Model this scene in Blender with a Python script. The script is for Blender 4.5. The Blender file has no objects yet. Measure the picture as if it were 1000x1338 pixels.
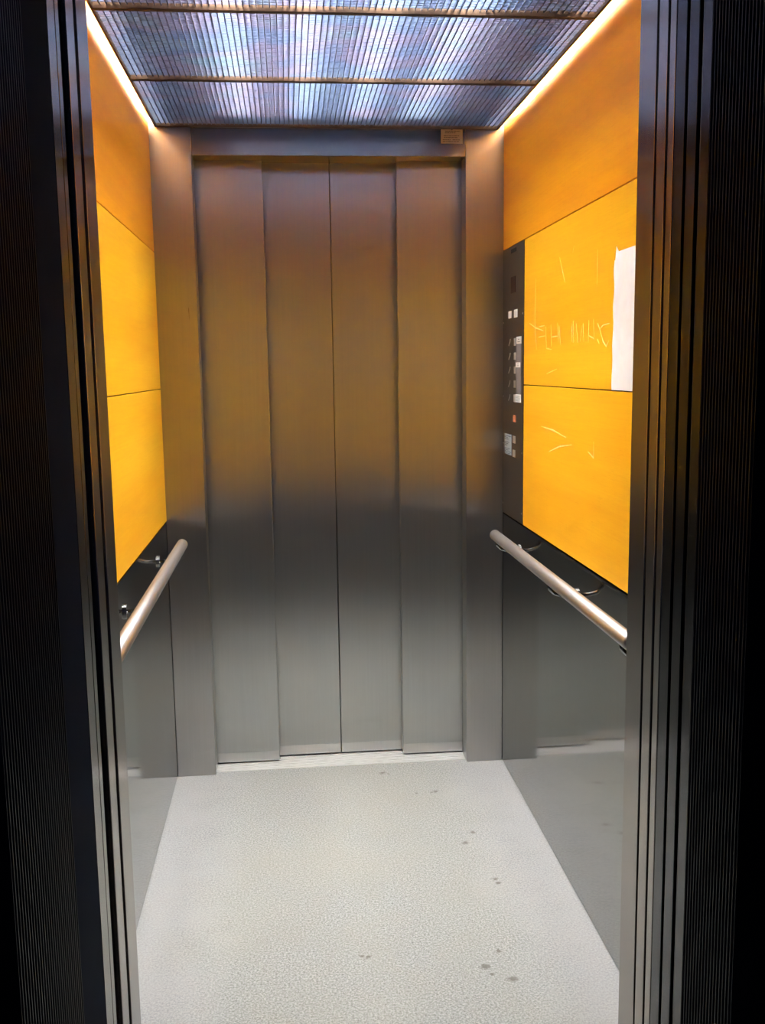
import bpy, bmesh, math, random
from mathutils import Matrix, Vector
random.seed(4)
S = bpy.context.scene
COL = S.collection

# ------------------------------------------------------------------ helpers
def base_of(parent):
    p = Vector((0, 0, 0))
    while parent is not None:
        p += Vector(parent.location); parent = parent.parent
    return p

def link(name, bm, mat, parent=None, smooth=False, label=None, cat=None, group=None, kind=None, origin=None):
    """bm holds world coordinates; the object's origin goes to the base of its box"""
    co = [v.co.copy() for v in bm.verts]
    lo = Vector([min(c[i] for c in co) for i in range(3)]); hi = Vector([max(c[i] for c in co) for i in range(3)])
    o = origin or Vector(((lo.x + hi.x) / 2, (lo.y + hi.y) / 2, lo.z))
    for v in bm.verts: v.co -= o
    bmesh.ops.recalc_face_normals(bm, faces=bm.faces[:])
    me = bpy.data.meshes.new(name); bm.to_mesh(me); bm.free()
    if smooth:
        for p in me.polygons: p.use_smooth = True
    me.materials.append(mat)
    ob = bpy.data.objects.new(name, me); COL.objects.link(ob)
    if parent is not None: ob.parent = parent
    ob.location = o - base_of(parent)
    tag(ob, label, cat, group, kind)
    return ob

def tag(ob, label=None, cat=None, group=None, kind=None):
    if label: ob['label'] = label
    if cat: ob['category'] = cat
    if group: ob['group'] = group
    if kind: ob['kind'] = kind
    return ob

def empty(name, loc, label=None, cat=None, group=None, kind=None):
    o = bpy.data.objects.new(name, None); COL.objects.link(o); o.location = loc
    o.empty_display_size = 0.05
    return tag(o, label, cat, group, kind)

def add_box(bm, x0, x1, y0, y1, z0, z1, bev=0.0):
    m = Matrix.Translation(((x0 + x1) / 2, (y0 + y1) / 2, (z0 + z1) / 2)) @ Matrix.Diagonal((abs(x1 - x0), abs(y1 - y0), abs(z1 - z0), 1))
    r = bmesh.ops.create_cube(bm, size=1, matrix=m)
    if bev:
        es = list({e for v in r['verts'] for e in v.link_edges})
        bmesh.ops.bevel(bm, geom=es, offset=bev, segments=2, affect='EDGES', profile=0.5)

def box(name, x0, x1, y0, y1, z0, z1, mat, parent=None, bev=0.0, **k):
    bm = bmesh.new(); add_box(bm, x0, x1, y0, y1, z0, z1, bev)
    return link(name, bm, mat, parent, **k)

def add_tube(bm, p, q, r, n=20, caps=True):
    p, q = Vector(p), Vector(q); d = q - p
    m = Matrix.Translation((p + q) / 2) @ d.to_track_quat('Z', 'Y').to_matrix().to_4x4()
    bmesh.ops.create_cone(bm, cap_ends=caps, segments=n, radius1=r, radius2=r, depth=d.length, matrix=m)

def add_path_tube(bm, pts, r, n=16):
    pts = [Vector(p) for p in pts]; rings = []
    for i, p in enumerate(pts):
        d = (pts[min(i + 1, len(pts) - 1)] - pts[max(i - 1, 0)]).normalized()
        u = d.cross(Vector((0, 0, 1)))
        if u.length < 1e-4: u = Vector((0, 1, 0))
        u.normalize(); w = d.cross(u)
        rings.append([bm.verts.new(p + r * (math.cos(2 * math.pi * k / n) * u + math.sin(2 * math.pi * k / n) * w)) for k in range(n)])
    for a, b in zip(rings, rings[1:]):
        for k in range(n): bm.faces.new((a[k], a[(k + 1) % n], b[(k + 1) % n], b[k]))
    bm.faces.new(rings[0]); bm.faces.new(rings[-1][::-1])

def add_extrude(bm, profile, plane, a, b):
    """closed 2D profile extruded from a to b. plane 'yz' along x, 'xy' along z"""
    def P(u, v, t): return (t, u, v) if plane == 'yz' else (u, v, t)
    A = [bm.verts.new(P(u, v, a)) for u, v in profile]; B = [bm.verts.new(P(u, v, b)) for u, v in profile]
    n = len(profile)
    for i in range(n): bm.faces.new((A[i], A[(i + 1) % n], B[(i + 1) % n], B[i]))
    bm.faces.new(A[::-1]); bm.faces.new(B)

# ------------------------------------------------------------------ materials
def new_mat(name):
    m = bpy.data.materials.new(name); m.use_nodes = True
    nt = m.node_tree; return m, nt, nt.nodes['Principled BSDF']

def noise(nt, scale, detail=3, vec=(1, 1, 1), rough=0.5, off=(0, 0, 0), world=True):
    g = nt.nodes.new('ShaderNodeNewGeometry'); mp = nt.nodes.new('ShaderNodeMapping')
    mp.inputs['Scale'].default_value = vec; mp.inputs['Location'].default_value = off
    nt.links.new(g.outputs['Position'], mp.inputs['Vector'])
    n = nt.nodes.new('ShaderNodeTexNoise'); n.inputs['Scale'].default_value = scale
    n.inputs['Detail'].default_value = detail; n.inputs['Roughness'].default_value = rough
    nt.links.new(mp.outputs['Vector'], n.inputs['Vector']); return n

def ramp(nt, src, stops):
    r = nt.nodes.new('ShaderNodeValToRGB'); e = r.color_ramp.elements
    while len(e) < len(stops): e.new(0.5)
    for el, (p, c) in zip(e, stops):
        el.position = p; el.color = (c[0], c[1], c[2], 1) if not isinstance(c, (int, float)) else (c, c, c, 1)
    nt.links.new(src, r.inputs['Fac']); return r

def mix(nt, fac, a, b, mode='MIX'):
    m = nt.nodes.new('ShaderNodeMix'); m.data_type = 'RGBA'; m.blend_type = mode
    for k, v in ((0, fac), (6, a), (7, b)):
        if isinstance(v, (int, float)): m.inputs[k].default_value = v
        elif isinstance(v, tuple): m.inputs[k].default_value = (*v, 1)
        else: nt.links.new(v, m.inputs[k])
    return m.outputs[2]

def plain(name, col, rough=0.5, metal=0.0, spec=0.5):
    m, nt, b = new_mat(name)
    n = noise(nt, 35, 3)
    c = mix(nt, n.outputs['Fac'], tuple(x * 0.92 for x in col), tuple(min(1, x * 1.06) for x in col))
    nt.links.new(c, b.inputs['Base Color'])
    b.inputs['Roughness'].default_value = rough; b.inputs['Metallic'].default_value = metal
    b.inputs['Specular IOR Level'].default_value = spec
    return m

def steel(name, col, rough, aniso, grain=(140, 140, 3), var=0.08, metal=1.0):
    m, nt, b = new_mat(name)
    n = noise(nt, 1.0, 4, grain, 0.6)
    big = noise(nt, 2.2, 2, (1, 1, 1), 0.5, (3, 1, 7))
    c1 = tuple(x * (1 - var) for x in col); c2 = tuple(x * (1 + var) for x in col)
    c = mix(nt, n.outputs['Fac'], c1, c2)
    c = mix(nt, mix_fac(nt, big.outputs['Fac'], 0.42, 0.62, 0.10), c, tuple(x * 0.8 for x in col))
    nt.links.new(c, b.inputs['Base Color'])
    b.inputs['Metallic'].default_value = metal
    r = nt.nodes.new('ShaderNodeMapRange'); r.inputs['To Min'].default_value = rough * 0.88; r.inputs['To Max'].default_value = rough * 1.12
    nt.links.new(n.outputs['Fac'], r.inputs['Value']); nt.links.new(r.outputs['Result'], b.inputs['Roughness'])
    if aniso:
        b.inputs['Anisotropic'].default_value = aniso
        g = nt.nodes.new('ShaderNodeNewGeometry')
        v = nt.nodes.new('ShaderNodeVectorMath'); v.operation = 'CROSS_PRODUCT'
        v.inputs[1].default_value = (0.001, 0.001, 1)
        nt.links.new(g.outputs['Normal'], v.inputs[0]); nt.links.new(v.outputs['Vector'], b.inputs['Tangent'])
    return m

def mix_fac(nt, src, lo, hi, top):
    r = nt.nodes.new('ShaderNodeMapRange'); r.inputs['From Min'].default_value = lo; r.inputs['From Max'].default_value = hi
    r.inputs['To Max'].default_value = top; r.clamp = True
    nt.links.new(src, r.inputs['Value']); return r.outputs['Result']

def emit(name, col, strength):
    m, nt, b = new_mat(name)
    b.inputs['Base Color'].default_value = (0.9, 0.9, 0.9, 1)
    b.inputs['Emission Color'].default_value = (*col, 1); b.inputs['Emission Strength'].default_value = strength
    return m

def wood_mat(name='beech_veneer', k=(1, 1, 1)):
    m, nt, b = new_mat(name)
    fine = noise(nt, 1.0, 5, (60, 3.2, 190), 0.65)
    figure = noise(nt, 1.0, 3, (4, 0.9, 9), 0.6, (0, 4, 2))
    fleck = noise(nt, 1.0, 2, (60, 22, 420), 0.5, (5, 0, 0))
    c = ramp(nt, figure.outputs['Fac'], [(0.30, (0.84, 0.39, 0.005)), (0.50, (0.90, 0.465, 0.009)), (0.72, (0.94, 0.53, 0.014))]).outputs['Color']
    c = mix(nt, mix_fac(nt, fine.outputs['Fac'], 0.35, 0.72, 0.30), c, (0.79, 0.32, 0.003))
    c = mix(nt, mix_fac(nt, fleck.outputs['Fac'], 0.60, 0.75, 0.22), c, (0.60, 0.20, 0.004))
    if k != (1, 1, 1): c = mix(nt, 1.0, c, k, 'MULTIPLY')
    nt.links.new(c, b.inputs['Base Color'])
    b.inputs['Roughness'].default_value = 0.42
    b.inputs['Specular IOR Level'].default_value = 0.28
    bp = nt.nodes.new('ShaderNodeBump'); bp.inputs['Strength'].default_value = 0.05; bp.inputs['Distance'].default_value = 0.002
    nt.links.new(fine.outputs['Fac'], bp.inputs['Height']); nt.links.new(bp.outputs['Normal'], b.inputs['Normal'])
    return m

SPOTS = [(0.131, -0.056, .012), (0.147, -0.062, .008), (0.288, -0.222, .012), (0.272, -0.226, .008), (0.226, -0.226, .007),
         (0.354, -0.516, .010), (0.322, -0.575, .013), (0.361, -0.784, .011), (0.366, -0.80, .009), (-0.014, -1.087, .010), (-0.003, -1.090, .008),
         (0.259, -1.158, .013), (0.31, -1.212, .014), (0.27, -1.185, .006), (0.30, -1.10, .007)]
def floor_mat():
    m, nt, b = new_mat('speckled_vinyl')
    sp = noise(nt, 210, 6, (1, 1, 1), 0.75)
    sp2 = noise(nt, 620, 2, (1, 1, 1), 0.7, (3, 3, 0))
    blot = noise(nt, 5.5, 5, (1, 1, 1), 0.62, (1, 2, 0))
    tone = noise(nt, 2.2, 3, (1, 1, 1), 0.5, (7, 5, 0))
    c = ramp(nt, sp.outputs['Fac'], [(0.38, (0.13, 0.138, 0.135)), (0.50, (0.28, 0.298, 0.295)), (0.62, (0.44, 0.46, 0.465))]).outputs['Color']
    c = mix(nt, mix_fac(nt, sp2.outputs['Fac'], 0.58, 0.72, 0.55), c, (0.60, 0.61, 0.61))
    c = mix(nt, mix_fac(nt, blot.outputs['Fac'], 0.46, 0.70, 0.35), c, (0.27, 0.275, 0.25))
    c = mix(nt, mix_fac(nt, tone.outputs['Fac'], 0.42, 0.62, 0.25), c, (0.34, 0.345, 0.30))
    g = nt.nodes.new('ShaderNodeNewGeometry')
    wob = noise(nt, 60, 3, (1, 1, 1), 0.6)
    # paler, bluer tone towards the side walls, edge broken up by noise
    sx = nt.nodes.new('ShaderNodeSeparateXYZ'); nt.links.new(g.outputs['Position'], sx.inputs[0])
    ab = nt.nodes.new('ShaderNodeMath'); ab.operation = 'ABSOLUTE'; nt.links.new(sx.outputs['X'], ab.inputs[0])
    ad = nt.nodes.new('ShaderNodeMath'); ad.operation = 'MULTIPLY_ADD'; nt.links.new(blot.outputs['Fac'], ad.inputs[0]); ad.inputs[1].default_value = 0.30; nt.links.new(ab.outputs[0], ad.inputs[2])
    c = mix(nt, mix_fac(nt, ad.outputs[0], 0.46, 0.66, 0.45), c, (0.46, 0.475, 0.51))
    # dropped gum and scuffs
    acc = None
    for x, y, r in SPOTS:
        d = nt.nodes.new('ShaderNodeVectorMath'); d.operation = 'DISTANCE'; d.inputs[1].default_value = (x, y, 0.0)
        nt.links.new(g.outputs['Position'], d.inputs[0])
        a = nt.nodes.new('ShaderNodeMath'); a.operation = 'MULTIPLY_ADD'; a.inputs[1].default_value = 0.035; a.inputs[2].default_value = -0.0175
        nt.links.new(wob.outputs['Fac'], a.inputs[0])
        s = nt.nodes.new('ShaderNodeMath'); s.operation = 'ADD'; nt.links.new(d.outputs['Value'], s.inputs[0]); nt.links.new(a.outputs[0], s.inputs[1])
        f = mix_fac(nt, s.outputs[0], r, r * 0.3, 0.85)
        if acc is None: acc = f
        else:
            mx = nt.nodes.new('ShaderNodeMath'); mx.operation = 'MAXIMUM'; nt.links.new(acc, mx.inputs[0]); nt.links.new(f, mx.inputs[1]); acc = mx.outputs[0]
    c = mix(nt, acc, c, (0.12, 0.115, 0.10))
    nt.links.new(c, b.inputs['Base Color'])
    b.inputs['Roughness'].default_value = 0.55; b.inputs['Specular IOR Level'].default_value = 0.35
    return m

def louvre_mat():
    """silvered plastic egg-crate with a faint rainbow sheen"""
    m, nt, b = new_mat('silvered_louvre')
    n = noise(nt, 5.0, 3, (1, 1, 1), 0.5, (2, 9, 0))
    c = ramp(nt, n.outputs['Fac'], [(0.30, (0.070, 0.098, 0.150)), (0.45, (0.062, 0.085, 0.150)), (0.55, (0.092, 0.085, 0.135)), (0.70, (0.072, 0.108, 0.150))]).outputs['Color']
    nt.links.new(c, b.inputs['Base Color'])
    b.inputs['Metallic'].default_value = 0.65; b.inputs['Roughness'].default_value = 0.58
    return m

M = dict(
    door=steel('brushed_steel_door', (0.495, 0.505, 0.495), 0.31, 0.88, metal=0.95),
    jamb=steel('brushed_steel_jamb', (0.46, 0.45, 0.435), 0.29, 0.82, metal=0.96),
    header=steel('brushed_steel_header', (0.36, 0.35, 0.33), 0.24, 0.75),
    wains=steel('dark_steel_wainscot', (0.31, 0.31, 0.30), 0.075, 0.4, (140, 140, 3)),
    edge=steel('door_edge_steel', (0.32, 0.29, 0.27), 0.22, 0.6),
    mid_edge=steel('worn_dark_steel', (0.12, 0.11, 0.10), 0.2, 0.5),
    navy=plain('dark_blue_paint', (0.003, 0.006, 0.016), 0.75, 0.0, 0.02),
    dark_edge=steel('dark_painted_steel', (0.022, 0.022, 0.027), 0.2, 0.5),
    rail=steel('handrail_steel', (0.44, 0.43, 0.43), 0.48, 0, (90, 90, 90), var=0.15),
    chrome=plain('polished_chrome', (0.75, 0.75, 0.75), 0.08, 1.0),
    trim=steel('panel_rim', (0.10, 0.062, 0.042), 0.5, 0),
    sill=plain('sill_aluminium', (0.80, 0.81, 0.82), 0.40, 0.35),
    pale_strip=steel('pale_strip_steel', (0.58, 0.58, 0.56), 0.36, 0.7),
    black=plain('black_gap', (0.012, 0.012, 0.012), 0.8),
    ribbed=plain('ribbed_dark_frame', (0.006, 0.007, 0.012), 0.45, 0.0, 0.12),
    panel=plain('control_panel_bronze', (0.062, 0.050, 0.040), 0.30, 0.35),
    display=plain('display_window', (0.035, 0.012, 0.008), 0.12),
    button=plain('button_steel', (0.62, 0.60, 0.55), 0.35, 0.6),
    orange=plain('orange_button', (0.52, 0.17, 0.08), 0.4),
    label=plain('white_label', (0.88, 0.89, 0.90), 0.5),
    strip=plain('grey_label_strip', (0.20, 0.19, 0.20), 0.45),
    sticker=plain('grey_sticker', (0.34, 0.40, 0.42), 0.5),
    ink=plain('dark_ink', (0.06, 0.07, 0.09), 0.6),
    paper=plain('white_paper', (0.93, 0.93, 0.93), 0.7, spec=0.2),
    plate=plain('plate_cream', (0.42, 0.36, 0.28), 0.45),
    plate_ink=plain('plate_ink', (0.11, 0.07, 0.04), 0.6),
    scratch=plain('scratched_varnish', (0.96, 0.72, 0.22), 0.6),
    white=plain('plenum_white', (0.80, 0.80, 0.78), 0.6),
    lobby=plain('lobby_plaster', (0.20, 0.20, 0.22), 0.8),
    lobby_floor=plain('lobby_floor_stone', (0.10, 0.10, 0.11), 0.6),
    wood=wood_mat(), wood_top=wood_mat('darker_beech_veneer', (0.92, 0.72, 0.25)), floor=floor_mat(), louvre=louvre_mat(),
    tube=emit('tube_glow', (1.0, 0.98, 0.93), 215.0),
    cove=emit('cove_glow', (1.0, 0.95, 0.86), 60.0),
)

# ------------------------------------------------------------------ dimensions (metres); rear jamb plane y=0, car floor z=0
W = 0.55; YF = -1.50; ZC = 2.088; ZW = 0.868; S2 = 1.290; S1 = 1.7115; ZTOP = 2.26
ST = 'structure'

# ------------------------------------------------------------------ floor, ceiling, shell
box('floor', -W - .03, W + .03, -1.585, 0.022, -0.05, 0, M['floor'], kind=ST, label='pale speckled grey lift floor with small dark scuffs')
box('ceiling', -W - .06, W + .06, -1.585, 0.20, ZTOP, ZTOP + .04, M['white'], kind=ST, label='white lift car roof above the louvre panels')

def wall_side(side):
    s = -1 if side == 'left' else 1
    def X(a, b): return (min(s * a, s * b), max(s * a, s * b))
    w = box('wall_' + side, *X(W + .012, W + .05), YF - .085, 0.20, 0, ZTOP, M['black'], kind=ST,
            label='%s lift wall clad in orange veneer above dark steel' % side)
    wy = -0.2875 if side == 'right' else -0.0015
    for z0, z1, y1 in ((ZW, S2 - .0012, wy), (S2 + .0012, S1 - .0012, wy), (S1 + .0012, ZTOP - .13, -0.0015)):
        box('wood_panel', *X(W, W + .0115), YF + .001, y1, z0, z1, M['wood_top' if z0 > 1.6 else 'wood'], w, bev=0.0012, label='darker orange top veneer panel' if z0 > 1.6 else None)
    box('wainscot_panel', *X(W + .002, W + .0115), YF + .001, -0.0005, 0.004, ZW - .006, M['wains'], w)
    box('plenum_lining', *X(W + .0005, W + .0115), YF + .001, -0.001, ZTOP - .129, ZTOP, M['white'], w)
    return w
wl = wall_side('left'); wr = wall_side('right')

# scratched lettering on the varnish of the right wall
SCR = [[(-0.414, 1.509), (-0.419, 1.448), (-0.438, 1.391)], [(-0.356, 1.467), (-0.423, 1.452), (-0.511, 1.44)], [(-0.461, 1.453), (-0.523, 1.454)],
 [(-0.456, 1.425), (-0.53, 1.426)], [(-0.535, 1.45), (-0.543, 1.392), (-0.596, 1.388)], [(-0.587, 1.454), (-0.593, 1.396)], [(-0.594, 1.421), (-0.661, 1.421)],
 [(-0.651, 1.455), (-0.662, 1.407)], [(-0.666, 1.447), (-0.684, 1.397)], [(-0.779, 1.448), (-0.782, 1.403)], [(-0.794, 1.453), (-0.795, 1.4)],
 [(-0.818, 1.446), (-0.835, 1.399)], [(-0.854, 1.401), (-0.866, 1.439)], [(-0.875, 1.444), (-0.882, 1.4)], [(-0.919, 1.449), (-0.918, 1.397)],
 [(-0.917, 1.414), (-0.961, 1.405)], [(-0.954, 1.45), (-0.961, 1.403)], [(-0.984, 1.439), (-1.001, 1.425), (-1.027, 1.396), (-1.048, 1.385), (-1.067, 1.398)],
 [(-1.068, 1.435), (-1.025, 1.433), (-1.001, 1.425)], [(-0.999, 1.392), (-0.986, 1.403)],
 [(-0.42, 1.588), (-0.418, 1.52), (-0.416, 1.455)], [(-0.977, 1.602), (-0.977, 1.524)], [(-0.781, 1.616), (-0.791, 1.633)], [(-0.664, 1.619), (-0.715, 1.552)],
 [(-0.547, 1.324), (-0.651, 1.337)]]
SCR2 = [[(-0.492, 1.179), (-0.612, 1.176), (-0.744, 1.164)], [(-0.579, 1.115), (-0.681, 1.137), (-0.795, 1.15)], [(-0.928, 1.144), (-0.973, 1.132), (-0.971, 1.171)]]
def scratch_mesh(lines, w, x):
    bm = bmesh.new()
    for ln in lines:
        n = 10; pts = []
        for (a, b) in zip(ln, ln[1:]):
            for i in range(n): pts.append((a[0] + (b[0] - a[0]) * i / n, a[1] + (b[1] - a[1]) * i / n))
        pts.append(ln[-1]); L = []
        for i, p in enumerate(pts):
            q0 = pts[max(0, i - 1)]; q1 = pts[min(len(pts) - 1, i + 1)]
            d = Vector((q1[0] - q0[0], q1[1] - q0[1])).normalized(); t = i / (len(pts) - 1)
            ww = w * (0.25 + 0.75 * math.sin(math.pi * min(1, max(0, t * 0.9 + 0.05)))) * (0.7 + 0.5 * random.random())
            L.append((bm.verts.new((x, p[0] - d.y * ww, p[1] + d.x * ww)), bm.verts.new((x, p[0] + d.y * ww, p[1] - d.x * ww))))
        for a, b in zip(L, L[1:]): bm.faces.new((a[0], b[0], b[1], a[1]))
    r = bmesh.ops.extrude_face_region(bm, geom=bm.faces[:])
    for v in [g for g in r['geom'] if isinstance(g, bmesh.types.BMVert)]: v.co.x += 0.0004
    return bm
link('scratches', scratch_mesh(SCR, 0.0015, W - .0003), M['scratch'], wr)
link('scratches', scratch_mesh(SCR2, 0.0018, W - .0003), M['scratch'], wr)

# ------------------------------------------------------------------ rear doorway
JL, JR = -0.4255, 0.4285
wb = empty('wall_back', (0, 0.04, 0), kind=ST, label='brushed steel surround of the closed rear doorway')
for x0, x1 in ((-W - .0015, JL), (JR, W + .0015)):
    box('jamb', x0, x1, 0, 0.078, 0.0, ZTOP, M['jamb'], wb, bev=0.0012)
box('header', JL + .001, JR - .001, -0.002, 0.078, 2.0, 2.0865, M['header'], wb, bev=0.0015)
box('header_backing', JL + .001, JR - .001, 0.012, 0.085, 2.0875, ZTOP, M['white'], wb)
box('soffit', JL - .03, JR + .03, 0.079, 0.20, 2.004, 2.04, M['header'], wb)
box('shaft_wall', -W - .06, W + .06, 0.205, 0.24, -0.05, ZTOP + .04, M['black'], wb)

def door(n, x0, x1, y, label):
    d = empty('door_%d' % n, ((x0 + x1) / 2, y, 0.006), kind=ST, label=label)
    box('door_panel', x0, x1, y, y + .028, 0.006, 2.02, M['door'], d, bev=0.0016)
    box('bottom_strip', x0 + .002, x1 - .002, y - .0008, y + .0002, 0.008, 0.040, M['pale_strip'], d)  # paler steel strip along the bottom of each leaf
    return d
door(1, -0.448, -0.2125, 0.088, 'far left brushed steel leaf of the closed rear lift door')
door(2, -0.245, 0.0022, 0.128, 'left centre brushed steel leaf, set back behind the outer leaf')
door(3, 0.0048, 0.245, 0.128, 'right centre brushed steel leaf meeting at the middle gap')
door(4, 0.2185, 0.452, 0.088, 'far right brushed steel leaf of the closed rear lift door')

# grooved aluminium sill
def sill(name, y0, y1, ng, label):
    prof = [(y0, -0.04), (y1, -0.04), (y1, 0.0)]
    p = (y1 - y0) / ng
    for i in range(ng):
        a = y1 - p * i
        prof += [(a - p * .45, 0.0), (a - p * .5, -0.004), (a - p * .85, -0.004), (a - p * .9, 0.0)]
    prof.append((y0, 0.0))
    bm = bmesh.new(); add_extrude(bm, prof, 'yz', -W + .0005 if name == 'trim_1' else -0.9, W - .0005 if name == 'trim_1' else 0.9)
    return link(name, bm, M['sill'], kind=ST, label=label)
sill('trim_1', 0.0225, 0.175, 12, 'bright grooved aluminium sill under the rear doors')

# ------------------------------------------------------------------ front doorway: what the photographer looks through
wf = empty('wall_front', (0, -1.54, 0), kind=ST, label='steel edge of the near lift doorway around the photographer')
for s in (-1, 1):
    a, b = sorted((s * .4500, s * (W + .0115)))
    box('jamb', a, b, -1.577 if s > 0 else -1.585, -1.5, 0, ZTOP, M['edge'], wf, bev=0.001)
box('header', -.4495, .4495, -1.585, -1.5, 2.03, ZTOP, M['header'], wf)
k = 5
for s, nm in ((-1, 'left'), (1, 'right')):
    rows = ((-1.6235, -1.5860, 'edge', .4500, 'inner leaf of the open lift car door, %s side'),
            (-1.6570, -1.6330, 'edge', .4500, 'outer leaf of the open lift car door, %s side'),
            (-1.6970, -1.6590, 'dark_edge', .4505, 'dark inner leaf of the open landing door, %s side'),
            (-1.7420, -1.7070, 'dark_edge', .4505, 'dark outer leaf of the open landing door, %s side')) if s > 0 else (
            (-1.6520, -1.5980, 'edge', .4520, 'leaf of the open lift car door, %s side'),
            (-1.7040, -1.6600, 'dark_edge', .4600, 'dark inner leaf of the open landing door, %s side'),
            (-1.7340, -1.7110, 'mid_edge', .4505, 'worn outer leaf of the open landing door, %s side'))
    for y0, y1, mt, xe, txt in rows:
        a, b = sorted((s * xe, s * .86))
        box('door_%d' % k, a, b, y0, y1, 0.006, 2.06, M[mt], kind=ST, bev=0.0012, label=txt % nm)
        k += 1
# landing frame: plain return, then ribbed dark cladding
for s, nm in ((-1, 'left'), (1, 'right')):
    bm = bmesh.new(); x = s * .45; xo = s * .60
    prof = [(xo, -1.757), (x, -1.757), (x, -1.790)] if s > 0 else [(xo, -1.9245), (x, -1.9245)]
    y = -1.790 if s > 0 else -1.925; p = 0.0100
    while y - p > (-1.967 if s > 0 else -2.2):
        prof += [(x, y - p * .12), (x - s * -.0026, y - p * .30), (x - s * -.0026, y - p * .72), (x, y - p * .9), (x, y - p)]
        y -= p
    prof += [(xo, y)]
    add_extrude(bm, prof, 'xy', 0, 2.30)
    link('trim_%d' % (2 if s < 0 else 3), bm, M['ribbed'], kind=ST, label='dark vertically ribbed landing frame on the %s' % nm)
    if s < 0: box('trim_9', -.60, -.45, -1.9240, -1.7880, 0, 2.30, M['navy'], kind=ST, bev=.001, label='smooth dark blue panel of the landing frame on the left')
    a, b = sorted((s * .4497, s * (.452 if s > 0 else .60)))
    box('trim_%d' % (4 if s < 0 else 5), a, b, -1.7895 if s > 0 else -1.7865, -1.7605 if s > 0 else -1.742, 0.0, 2.06, M['dark_edge' if s > 0 else 'mid_edge'], kind=ST, label='dark steel edge strip beside the ribbed frame, %s' % nm)
    a, b = sorted((s * .601, s * 2.0))
    box('trim_%d' % (7 if s < 0 else 8), *sorted((s * .50, s * .6005)), -2.40, -1.975 if s > 0 else -2.205, 0, 2.30, M['black'], kind=ST, label='landing wall return blackened as unlit, beside the ribbed frame, %s' % nm)  # landing wall return; its unlit darkness is put into the black colour
    box('wall_landing_%s' % nm, a, b, -2.40, -1.80, -0.05, 2.6, M['lobby'], kind=ST, label='dark landing wall %s of the lift' % nm)
box('wall_landing_top', -.6, .6, -2.40, -1.80, 2.301, 2.6, M['lobby'], kind=ST, label='dark landing wall above the lift doorway')
sill('trim_6', -1.80, -1.5865, 12, 'grooved aluminium sills of the near doorway')
box('floor_landing', -2.0, 2.0, -4.8, -1.801, -0.05, -0.001, M['lobby_floor'], kind=ST, label='dark landing floor outside the lift')

# ------------------------------------------------------------------ ceiling louvres and lamps
def louvre_panel(y0, y1, label):
    x0, x1 = -0.531, 0.531
    t = empty('louvre_panel', ((x0 + x1) / 2, (y0 + y1) / 2, ZC - .002), label, 'ceiling panel', 'louvre panels across the lift ceiling')
    bm = bmesh.new(); r = 0.0060
    for a, b, c, d in ((x0, x1, y0, y0 + r), (x0, x1, y1 - r, y1), (x0, x0 + r, y0 + r, y1 - r), (x1 - r, x1, y0 + r, y1 - r)):
        add_box(bm, a, b, c, d, ZC - .007, ZC + .014)
    link('frame', bm, M['trim'], t)
    bm = bmesh.new(); nx = 76; ny = round((y1 - y0 - 2 * r) / 0.0138)
    ax, bx, ay, by = x0 + r, x1 - r, y0 + r, y1 - r
    z0, z1 = ZC, ZC + .0115
    for i in range(1, nx):
        x = ax + (bx - ax) * i / nx; w = .00085
        add_box(bm, x - w, x + w, ay, by, z0, z1)
    for j in range(1, ny):
        y = ay + (by - ay) * j / ny; w = .0009
        add_box(bm, ax, bx, y - w, y + w, z0, z1)
    link('louvre_grid', bm, M['louvre'], t)
    return t
louvre_panel(-0.4955, -0.006, 'silvered louvre ceiling panel nearest the steel rear doors')
louvre_panel(-0.9955, -0.4985, 'silvered louvre ceiling panel in the middle of the lift')
louvre_panel(-1.4960, -0.9985, 'silvered louvre ceiling panel at the top edge of the photo')

def tube_lamp(x, z, r, mat, name, label, cat, group=None, ya=-1.44, yb=-0.03):
    t = empty(name, (x, -0.75, z), label, cat, group)
    bm = bmesh.new(); add_tube(bm, (x, ya, z), (x, yb, z), r, 14); link('tube', bm, M[mat], t, smooth=False)
    for y in (ya - .014, yb):
        bm = bmesh.new(); add_tube(bm, (x, y, z), (x, y + .014, z), r + .001, 14); link('end_cap', bm, M['white'], t)
    bm = bmesh.new(); add_box(bm, x - .008, x + .008, ya - .015, yb + .015, z + r + .002, ZTOP + .001); link('batten', bm, M['white'], t)
for x, txt in ((-.26, 'outermost on the left'), (-.085, 'left of the centre line'), (.085, 'right of the centre line'), (.26, 'outermost on the right')):
    tube_lamp(x, 2.185, .013, 'tube', 'fluorescent_tube', 'fluorescent tube glowing above the silvered louvres, ' + txt, 'lamp', 'tubes above the louvres', -1.34, -0.17)
tube_lamp(-0.512, 2.125, .008, 'cove', 'cove_light', 'bright edge light along the ceiling beside the left veneer wall', 'light')
tube_lamp(0.512, 2.125, .008, 'cove', 'cove_light', 'bright edge light along the ceiling beside the right veneer wall', 'light')

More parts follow.
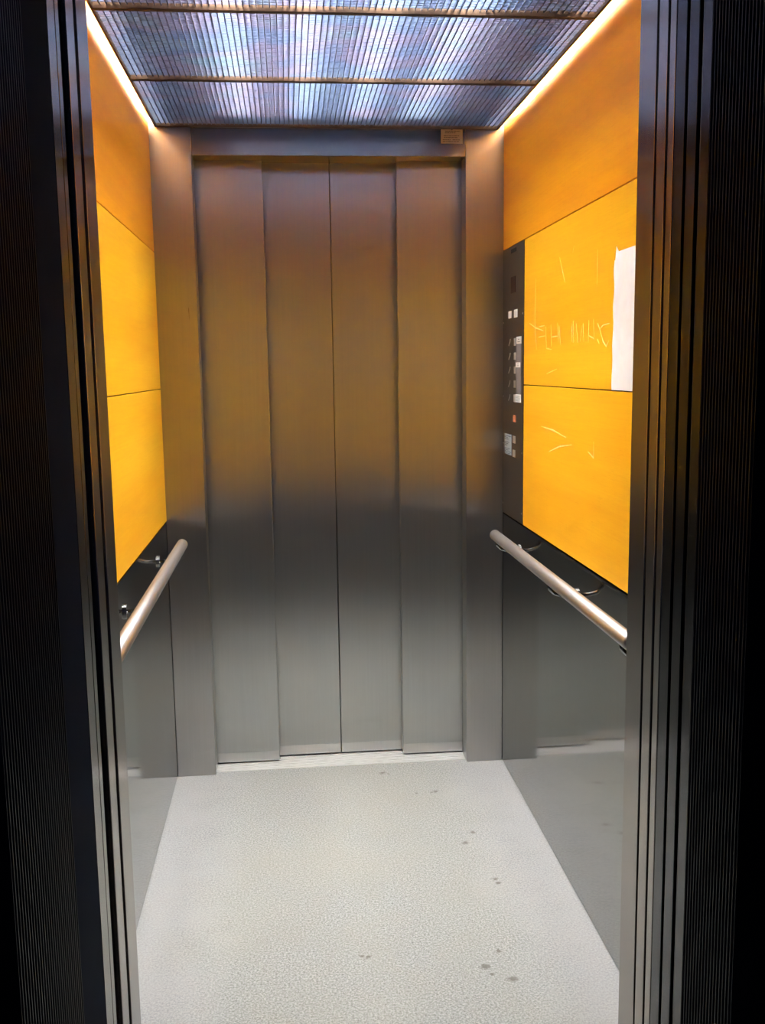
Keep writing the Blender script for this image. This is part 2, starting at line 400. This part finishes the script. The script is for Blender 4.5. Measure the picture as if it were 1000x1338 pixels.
# ------------------------------------------------------------------ handrails
def handrail(s, label):
    x = s * .481; z = .826; y0, y1 = -1.44, -0.205
    t = empty('handrail', (s * W, (y0 + y1) / 2, z), label, 'handrail', 'handrails on the side walls')
    bm = bmesh.new(); n = 24; prof = [(y0, 0), (y0, .012), (y0 + .004, .0165), (y1 - .004, .0165), (y1, .012), (y1, 0)]
    rings = [[bm.verts.new((x + r * math.cos(2 * math.pi * k / n), y, z + r * math.sin(2 * math.pi * k / n))) for k in range(n)] for y, r in prof[1:-1]]
    for a, b in zip(rings, rings[1:]):
        for k in range(n): bm.faces.new((a[k], a[(k + 1) % n], b[(k + 1) % n], b[k]))
    bm.faces.new(rings[0]); bm.faces.new(rings[-1][::-1])
    o = link('rail', bm, M['rail'], t, smooth=True)
    for y in (-0.225, -0.842, -1.38):
        bm = bmesh.new()
        add_path_tube(bm, [(x, y, z - .014), (x + s * .004, y, z - .030), (x + s * .016, y, z - .042), (x + s * .034, y, z - .047), (s * (W + .002), y, z - .048)], .0050, 14)
        br = link('bracket', bm, M['wains'], t, smooth=True)
        bm = bmesh.new(); add_tube(bm, (s * (W + .0019), y, z - .048), (s * (W - .0035), y, z - .048), .019, 24)
        link('rosette', bm, M['wains'], br)
        for a in (-1, 1):
            bm = bmesh.new(); bmesh.ops.create_uvsphere(bm, u_segments=10, v_segments=6, radius=.003,
                matrix=Matrix.Translation((s * (W - .0035), y + a * .012, z - .048)))
            link('screw', bm, M['chrome'], br, smooth=True)
handrail(-1, 'round steel handrail along the left wall, below the veneer')
handrail(1, 'round steel handrail along the right wall, below the control panel')

# ------------------------------------------------------------------ control panel
XP = W - .0005
cp = empty('control_panel', (W, -0.143, ZW), 'tall dark bronze button panel in the far corner of the right wall', 'control panel')
box('faceplate', XP, W + .0115, -0.2855, -0.001, ZW + .0005, S1 - .0005, M['panel'], cp, bev=0.0008)
def item(name, y0, y1, z0, z1, mat, d=.0015, parent=None, bev=.0005, label=None, base=None):
    b = XP if base is None else base
    return box(name, b - d, b + .0003, y0, y1, z0, z1, M[mat], parent or cp, bev=bev, label=label)
item('speaker_slot', -.185, -.115, 1.690, 1.702, 'black', .0008)
item('display', -.176, -.116, 1.569, 1.618, 'display', .0012)
item('indicator', -.124, -.084, 1.494, 1.516, 'label', .0012)
item('indicator', -.205, -.162, 1.493, 1.517, 'label', .0012)
BUT = [(1.408, 1.431), (1.365, 1.387), (1.323, 1.345), (1.280, 1.302), (1.236, 1.259)]
for z0, z1 in BUT: item('floor_button', -.188, -.163, z0, z1, 'button', .0016, label='pale rectangular floor button')
item('alarm_button', -.189, -.159, 1.174, 1.195, 'orange', .0016, label='orange button')
item('door_button', -.187, -.155, 1.108, 1.130, 'button', .0016); item('door_button', -.187, -.155, 1.065, 1.087, 'button', .0016)
# raised marks left of each button: a slanted stroke and a short foot
for z0, z1 in BUT:
    bm = bmesh.new(); zc = (z0 + z1) / 2
    for p, q in (((-.112, zc + .010), (-.106, zc + .001)), ((-.106, zc + .001), (-.094, zc - .005)), ((-.094, zc - .005), (-.090, zc - .010))):
        add_tube(bm, (XP - .0006, *p), (XP - .0006, *q), .0011, 6)
    link('floor_mark', bm, M['button'], cp)
gs = item('label_strip', -.2555, -.1955, 1.2615, 1.4115, 'strip', .0008)
def lines(parent, rows, mat, x, th=.0009, name='print'):
    bm = bmesh.new()
    for (z, segs) in rows:
        for (a, b) in segs: add_box(bm, x - .0004, x + .0001, a, b, z - th, z + th)
    return link(name, bm, M[mat], parent)
w1 = item('floor_label', -.258, -.198, 1.4125, 1.434, 'label', .0016)
lines(w1, [(1.4185, [(-.245, -.215)]), (1.426, [(-.235, -.222)])], 'strip', XP - .0016)
w2 = item('floor_label', -.248, -.193, 1.342, 1.357, 'label', .0020)
lines(w2, [(1.347, [(-.232, -.212)]), (1.352, [(-.232, -.212)])], 'strip', XP - .0020, .0007)
w3 = item('floor_label', -.255, -.190, 1.2365, 1.2605, 'label', .0020)
lines(w3, [(1.241 + .0045 * i, [(-.246, -.196)]) for i in range(4)], 'sticker', XP - .0020, .0007)
stk = item('instruction_sticker', -.131, -.035, 1.066, 1.131, 'sticker', .0008, label='grey printed sticker')
rows = []
for i in range(12):
    z = 1.125 - i * .0050
    if i in (3, 7): continue
    segs = []; y = -.042
    while y > -.118:
        L = random.uniform(.006, .018); segs.append((max(y - L, -.125), y)); y -= L + .004
    rows.append((z, segs[:random.randint(3, 6)]))
lines(stk, rows, 'ink', XP - .0008, .0010)
for y, z in ((-.012, 1.484), (-.012, 1.25), (-.014, 1.098), (-.272, 1.50), (-.272, 1.085), (-.012, .90), (-.272, .90)):
    bm = bmesh.new(); bmesh.ops.create_uvsphere(bm, u_segments=10, v_segments=6, radius=.0028, matrix=Matrix.Translation((XP, y, z)) @ Matrix.Diagonal((.5, 1, 1, 1)))
    link('screw', bm, M['button'], cp, smooth=True)

# ------------------------------------------------------------------ paper notice and capacity plate
bm = bmesh.new()
ny, nz = 14, 18; g = []
Y0, Y1, Z0, Z1 = -1.303, -1.091, 1.2915, 1.581
for i in range(ny + 1):
    row = []
    for j in range(nz + 1):
        u, v = i / ny, j / nz
        y = Y0 + (Y1 - Y0) * u; z = Z0 + (Z1 - Z0) * v
        if i == ny: y += 0.004 * math.sin(j * 1.3) * (0.4 + 0.6 * v) - .004 * v   # torn inner edge
        if j == nz and i == ny - 1: z += .012                                # torn tip
        if j == nz and i == ny: z -= .016
        row.append(bm.verts.new((W - .0005 - .0022 * (math.sin(3.1 * u) * math.sin(2.6 * v + .3)) ** 2, y, z)))
    g.append(row)
for i in range(ny):
    for j in range(nz): bm.faces.new((g[i][j], g[i + 1][j], g[i + 1][j + 1], g[i][j + 1]))
r = bmesh.ops.extrude_face_region(bm, geom=bm.faces[:])
for v in [q for q in r['geom'] if isinstance(q, bmesh.types.BMVert)]: v.co.x += 0.0006
link('paper_notice', bm, M['paper'], label='blank white sheet of paper with a torn corner stuck to the right wall', cat='paper')

pt = empty('capacity_plate', (0.384, -0.0022, 2.039), 'small pale printed plate on the steel header above the rear doors', 'sign')
box('plate', 0.3495, 0.4185, -0.0034, -0.0021, 2.0395, 2.0855, M['plate'], pt, bev=.0003)
bm = bmesh.new()
for z, a, b in ((2.0765, .363, .410), (2.0715, .362, .398), (2.0625, .358, .409), (2.0575, .359, .404), (2.0505, .355, .380), (2.0505, .386, .409), (2.0455, .355, .408)):
    x = a
    while x < b - .002:
        L = min(random.uniform(.004, .010), b - x); add_box(bm, x, x + L, -0.0038, -0.0033, z - .0011, z + .0011); x += L + .0014
link('print', bm, M['plate_ink'], pt)
bm = bmesh.new(); bmesh.ops.create_uvsphere(bm, u_segments=12, v_segments=8, radius=.0032, matrix=Matrix.Translation((.384, -.0036, 2.0825)))
link('screw', bm, M['trim'], pt, smooth=True)

# ------------------------------------------------------------------ world, camera, view
w = bpy.data.worlds.new('dim_landing'); S.world = w; w.use_nodes = True
w.node_tree.nodes['Background'].inputs[0].default_value = (0.16, 0.24, 0.55, 1)
w.node_tree.nodes['Background'].inputs[1].default_value = 0.07

cam = bpy.data.cameras.new('camera'); co = bpy.data.objects.new('camera', cam); COL.objects.link(co)
cam.sensor_fit = 'HORIZONTAL'; cam.sensor_width = 36.0; cam.lens = 36.0 * 1283.69 / 1000.0
cam.clip_start = 0.02
R = Matrix.Rotation(-0.0940920, 4, 'Z') @ Matrix.Rotation(math.pi / 2 - 0.1450423, 4, 'X') @ Matrix.Rotation(-0.0142158, 4, 'Z')
co.matrix_world = Matrix.Translation((-0.151095, -3.182583, 1.344533)) @ R
S.camera = co
S.view_settings.view_transform = 'Standard'; S.view_settings.look = 'None'
S.view_settings.gamma = 1.0; S.view_settings.use_curve_mapping = False
S.view_settings.exposure = 0.40
S.cycles.max_bounces = 16; S.cycles.diffuse_bounces = 8; S.cycles.glossy_bounces = 10
S.cycles.use_denoising = True
